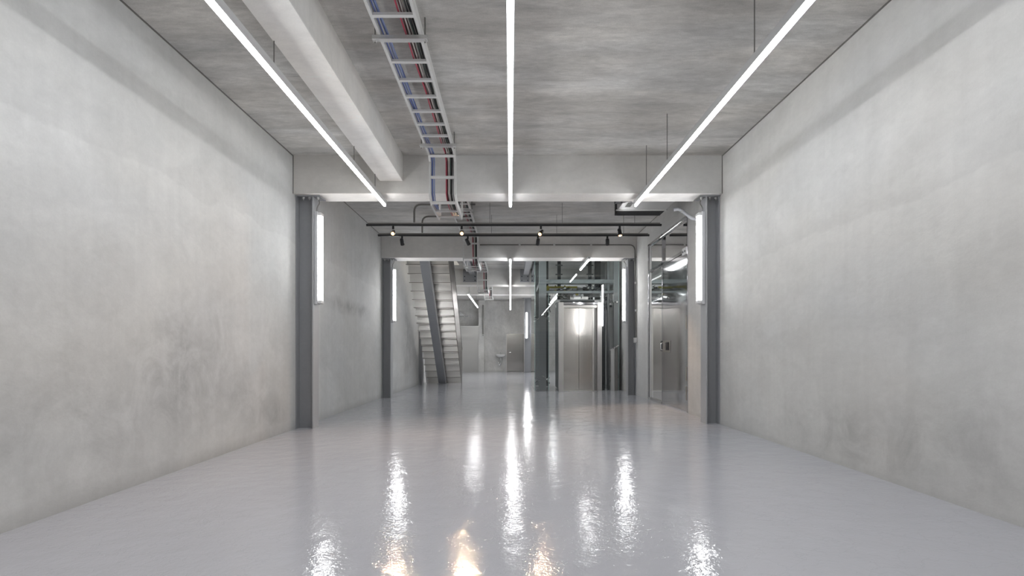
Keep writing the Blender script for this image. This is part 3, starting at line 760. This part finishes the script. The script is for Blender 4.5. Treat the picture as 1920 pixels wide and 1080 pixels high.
# lift car
car = thing('lift_car', 'dark lift car standing behind the stainless lift doors', 'lift car', (1.7, 14, zl_))
MB().box(1.22, 2.42, 13.56, 14.5, zl_ + .02, 2.30, .004).build('car_body', M['dark'], car)
MB().box(1.2, 2.44, 13.55, 14.52, 2.30, 2.335).build('car_roof', M['frame'], car)
MB().box(1.36, 2.14, 13.9, 13.98, 2.45, 2.62).build('crosshead', M['frame'], car)
for x in (1.38, 2.10): MB().box(x, x + .05, 13.9, 13.98, 2.3, 2.62).build('upright', M['dark'], car)
# car top machinery
yb = MB(); yb.box(.93, 1.72, 13.72, 13.80, 2.655, 2.69); yb.box(.93, 1.72, 13.72, 13.735, 2.60, 2.655)
for x in (1.16, 1.40, .96): yb.box(x - .02, x + .02, 13.70, 13.72, 2.56, 2.71)
hg = thing('hoist_beam', 'yellow steel hoist beam above the lift doors', 'hoist beam', (1.3, 13.75, 2.6)); yb.build('channel', M['yellow'], hg)
sx_ = MB(); sx_.box(1.0, 1.70, 13.66, 13.70, 2.595, 2.63); sx_.build('cover_strip', M['white'], hg)
mo = thing('hoist_motor', 'dark hoist motor hanging above the lift doors', 'motor', (1.9, 13.7, 2.6))
MB().box(1.85, 2.02, 13.62, 13.80, 2.58, 2.66, .01).build('motor_case', M['black'], mo)
m2 = MB(); m2.cyl((1.72, 13.7, 2.60), (1.86, 13.7, 2.60), .055, n=16); m2.build('drum', M['frame'], mo, True)
MB().box(2.04, 2.3, 13.68, 13.76, 2.57, 2.66, .006).build('gearbox', M['col'], mo)
MB().box(1.92, 2.22, 13.62, 13.66, 2.535, 2.565).build('bracket', M['galv'], mo)
cb = thing('control_box', 'grey control box with pale sticker above the left of the lift doors', 'control box', (1.3, 13.5, 2.4))
MB().box(1.28, 1.52, 13.56, 13.64, 2.337, 2.46, .004).build('case', M['conduit'], cb)
MB().box(1.30, 1.40, 13.553, 13.559, 2.36, 2.44).build('sticker', M['white'], cb)
pu = thing('door_operator', 'small pulleys and bolts of the lift door drive with a yellow tag', 'door drive', (1.7, 13.4, 2.4))
for x in (1.61, 1.72, 1.80): MB().cyl((x, 13.36, 2.42), (x, 13.40, 2.42), .035, n=16).build('pulley', M['galv'], pu, True)
MB().box(1.63, 1.70, 13.35, 13.37, 2.42, 2.47).build('yellow_tag', M['yellow'], pu)
for x in (1.58, 1.78): MB().cyl((x, 13.38, 2.34), (x, 13.38, 2.49), .01, n=8).build('bolt', M['chrome'], pu)
MB().box(1.30, 1.58, 13.36, 13.40, 2.46, 2.475).build('drive_rail', M['galv'], pu)
lp = MB()
for i in range(4):
    x0 = 1.96 + .02 * i; zc_ = 2.42 + .012 * i
    lp.tube([(x0, 13.42, zc_ - .05), (x0 + .10, 13.42, zc_ - .035), (2.26 - .01 * i, 13.43, zc_ - .03), (2.28 - .01 * i, 13.43, zc_ + .02), (2.20, 13.42, zc_ + .035), (x0 + .04, 13.42, zc_ + .01)], .011, 6, .05)
tag(lp.build('cable_coil', M['galv'], None, True), 'coiled grey cable loops above the right of the lift doors', 'cable')
for i, (x, z) in enumerate(((1.12, 2.24), (2.10, 2.24))):
    b_ = thing('fixing_bracket', ['small white fixing bracket above the left corner of the lift doors', 'small white fixing bracket above the right corner of the lift doors'][i], 'bracket', (x, 13.16, z), 'brackets above the lift doors')
    k0 = MB(); k0.box(x - .02, x + .10, 13.16, 13.17, z, z + .035); k0.box(x - .02, x + .10, 13.13, 13.17, z - .004, z); k0.build('angle_plate', M['white'], b_)
    for j in range(3): MB().cyl((x + .01 + .035 * j, 13.15, z + .018), (x + .01 + .035 * j, 13.16, z + .018), .009, n=8).build('screw', M['dark'], b_)
# bundles of small wiring and switches beside the doors
def wiring(name, label, xa, xb, za, zb, y, n, cat='wiring'):
    t = thing(name, label, cat, ((xa + xb) / 2, y, za))
    for i in range(n):
        p = [Vector((random.uniform(xa, xb), y + random.uniform(0, .1), za + (zb - za) * j / 4 + random.uniform(-.03, .03))) for j in range(5)]
        MB().tube(p, .008, 6, .06).build('wire', M[['cab_black', 'cab_grey', 'conduit'][i % 3]], t, True)
    for i in range(max(3, n)):
        x, z = random.uniform(xa, xb), random.uniform(za, zb)
        MB().box(x - .025, x + .025, y - .02, y + .03, z - .02, z + .02, .003).build('switch_case', M[['dark', 'galv', 'black'][i % 3]], t)
    return t
wiring('wiring_loom', 'tangle of black wires and switches left of the lift doors', .93, 1.02, 2.02, 2.42, 13.42, 6)
wiring('wiring_loom', 'tangle of black wires and switches right of the lift doors', 2.29, 2.53, 2.15, 2.52, 13.42, 9)
wiring('wiring_loom', 'loose wires and small switches above the left half of the lift doors', 1.18, 1.58, 2.36, 2.62, 13.42, 7)
wiring('wiring_loom', 'loose wires and small switches above the right half of the lift doors', 1.84, 2.26, 2.48, 2.66, 13.40, 6)
cr = MB(); cr.box(2.27, 2.55, 13.365, 13.385, 2.13, 2.17); cr.box(2.30, 2.34, 13.36, 13.39, 2.02, 2.2); cr.box(2.40, 2.42, 13.36, 13.39, 2.05, 2.22)
tag(cr.build('switch_rail', M['dark'], None), 'dark switch rail right of the lift doors behind glass', 'rail')

# lift doors
dr = thing('lift_entrance', 'brushed stainless two-panel lift door with satin frame', 'lift door', (1.71, 13.08, zl_), None, 'thing')
def dp(name, x0, x1, y0, y1, z0, z1, m='stainless', bev=.003): return MB().box(x0, x1, y0, y1, z0, z1, bev).build(name, M[m], dr)
dp('jamb', 1.185, 1.30, 13.02, 13.20, zl_, 2.215, 'portal'); dp('jamb', 2.125, 2.235, 13.02, 13.20, zl_, 2.215, 'portal')
dp('shadow_gap', 2.065, 2.125, 13.10, 13.20, zl_, 2.12, 'conduit')
dp('header', 1.30, 2.125, 13.06, 13.20, 2.08, 2.15, 'portal'); dp('top_trim', 1.24, 2.19, 13.03, 13.20, 2.158, 2.215, 'mirror_steel')
dp('inner_jamb', 2.02, 2.064, 13.11, 13.20, zl_, 2.08, 'portal')
dp('door_panel', 1.30, 1.684, 13.14, 13.18, zl_ + .008, 2.08, 'stainless', .002); dp('door_panel', 1.689, 2.045, 13.14, 13.18, zl_ + .008, 2.08, 'stainless', .002)
dp('door_sill', 1.185, 2.235, 13.0, 13.22, zl_ - .01, zl_ + .006, 'galv', 0)
# call pedestal
cp = thing('call_pedestal', 'slim stainless call post with slanted top beside the lift', 'call post', (2.47, 12.95, zf(2.47)))
zp = zf(2.47)
MB().prism([(2.435, zp), (2.525, zp), (2.525, 1.12), (2.435, 1.055)], 'Y', 12.93, 13.0).build('post', M['galv'], cp)
MB().box(2.535, 2.60, 12.96, 13.03, zp, 1.11).build('back_channel', M['conduit'], cp)
MB().prism([(2.415, 1.045), (2.435, 1.035), (2.635, 1.155), (2.615, 1.17)], 'Y', 12.90, 13.03).build('slanted_top', M['galv'], cp)
for i in range(2): MB().cyl((2.49 + .05 * i, 12.89, 1.09 + .031 * i), (2.49 + .05 * i, 12.90, 1.09 + .031 * i), .01, n=10).build('button', M['dark'], cp)

# ------------------------------------------------------------------ back wall: door, basin, fixture
d2 = thing('door_2', 'stainless door in the back wall right of the basin', None, (.25, YE, 0), None, 'structure')
zd = zf(.25)
MB().box(-.18, .66, YE - .035, YE - .005, zd + .01, 1.90, .004).build('door_leaf', M['stainless'], d2)
for x in (-.215, .665): MB().box(x, x + .035, YE - .05, YE, zd, 1.945).build('jamb', M['portal'], d2)
MB().box(-.18, .665, YE - .05, YE, 1.91, 1.945).build('head', M['portal'], d2)
hk = MB(); hk.cyl((-.09, YE - .075, 1.10), (-.09, YE - .035, 1.10), .03, n=14); hk.tube([(-.09, YE - .07, .98), (-.09, YE - .10, .98), (.02, YE - .10, .98)], .014, 8, .02); hk.build('handle', M['chrome'], d2, True)
ba = thing('wash_basin', 'small white wash basin with chrome trap on the back wall', 'basin', (-.49, YE, .85))
bb = MB(); bb.lathe([(.0, -.13), (.10, -.13), (.17, -.10), (.235, -.02), (.245, .0), (.235, .012), (.215, .0), (.17, -.06), (.10, -.09), (.0, -.095)], (-.49, YE - .18, .86), 28, 1.0, .72)
bb.box(-.69, -.29, YE - .10, YE, .80, .87, .01)
bb.build('bowl', M['ceramic'], ba, True)
tp = MB(); tp.tube([(-.49, YE - .06, .86), (-.49, YE - .06, .98), (-.49, YE - .17, .98), (-.49, YE - .17, .94)], .014, 8, .03); tp.build('tap', M['chrome'], ba, True)
tr_ = MB(); tr_.tube([(-.47, YE - .18, .74), (-.47, YE - .18, .42), (-.54, YE - .18, .34), (-.60, YE - .18, .42), (-.60, YE - .18, .50), (-.60, YE, .50)], .028, 10, .06)
tr_.cyl((-.47, YE - .18, .62), (-.47, YE - .18, .66), .045, n=14); tr_.build('drain_trap', M['chrome'], ba, True)
MB().box(-.70, -.28, YE - .02, YE - .003, .79, .88).build('mounting_plate', M['ceramic'], ba)
fx = thing('wall_fixture', 'small white fixture on the dark upper back wall beside the stair', 'wall fixture', (-2.37, YE, 2.85))
fm_ = MB(); fm_.prism([(-2.5, 2.80), (-2.26, 2.80), (-2.5, 3.0)], 'Y', YE - .25, YE - .1); fm_.build('housing', M['white'], fx)
MB().box(-2.42, -2.30, YE - .12, YE, 2.82, 2.86).build('bracket', M['galv'], fx)
MB().tube([(-2.30, YE - .17, 2.80), (-2.20, YE - .17, 2.74), (-2.10, YE - .17, 2.78)], .025, 8, .04).build('outlet_pipe', M['chrome'], fx, True)

# ------------------------------------------------------------------ lights
def spot(loc, aim, power, col, size, blend=.6):
    l = bpy.data.lights.new('spot', 'SPOT'); l.energy = power; l.color = col; l.spot_size = size; l.spot_blend = blend; l.shadow_soft_size = .03
    o = bpy.data.objects.new('spot_lamp', l); C.objects.link(o); o.location = loc
    o.rotation_euler = Vector(aim).to_track_quat('-Z', 'Y').to_euler(); return o
for (x, a) in ((-2.0, (.05, -1, -.55)), (-.83, (.1, -1, -.5)), (.52, (-.55, -1, -.9)), (1.865, (.1, -.25, -1))):
    av = Vector(a).normalized()
    spot(Vector((x, 9.10, 3.034)) + av * .07, av, 95, (1, .68, .44), 1.1)
def area(loc, sx, sy, power, rot=(0, 0, 0), col=(1, .99, .97)):
    l = bpy.data.lights.new('area', 'AREA'); l.shape = 'RECTANGLE'; l.size = sx; l.size_y = sy; l.energy = power; l.color = col
    o = bpy.data.objects.new('added_area_light', l); C.objects.link(o); o.location = loc; o.rotation_euler = rot; return o
area((-2.1, 13.9, 5.9), .8, 2.6, 60)          # unseen light added over the stairwell
area((XR + 1.3, 9.4, ZC - .27), 1.0, 2.5, 45, col=(.93, .94, 1))   # unseen light added to brighten the room beyond the glazed door

w = bpy.data.worlds.new('World'); sc.world = w; w.use_nodes = True
w.node_tree.nodes['Background'].inputs[0].default_value = (.5, .5, .52, 1); w.node_tree.nodes['Background'].inputs[1].default_value = .05

# ------------------------------------------------------------------ camera
cd = bpy.data.cameras.new('camera'); cam = bpy.data.objects.new('camera', cd); C.objects.link(cam)
cam.location = (0, 0, 1.0); cam.rotation_euler = (PI / 2, 0, 0)
cd.sensor_width = 36; cd.lens = 1000 / 1920 * 36; cd.shift_y = 120 / 1920; cd.shift_x = 3 / 1920
cd.clip_start = .05; cd.clip_end = 200
sc.camera = cam
sc.view_settings.view_transform = 'Standard'
sc.view_settings.look = 'None'
sc.view_settings.exposure = 0.17
sc.cycles.max_bounces = 6; sc.cycles.diffuse_bounces = 3; sc.cycles.glossy_bounces = 4; sc.cycles.adaptive_threshold = .05; sc.cycles.adaptive_min_samples = 16; sc.cycles.blur_glossy = .3; sc.cycles.transparent_max_bounces = 16
sc.cycles.sample_clamp_indirect = 6
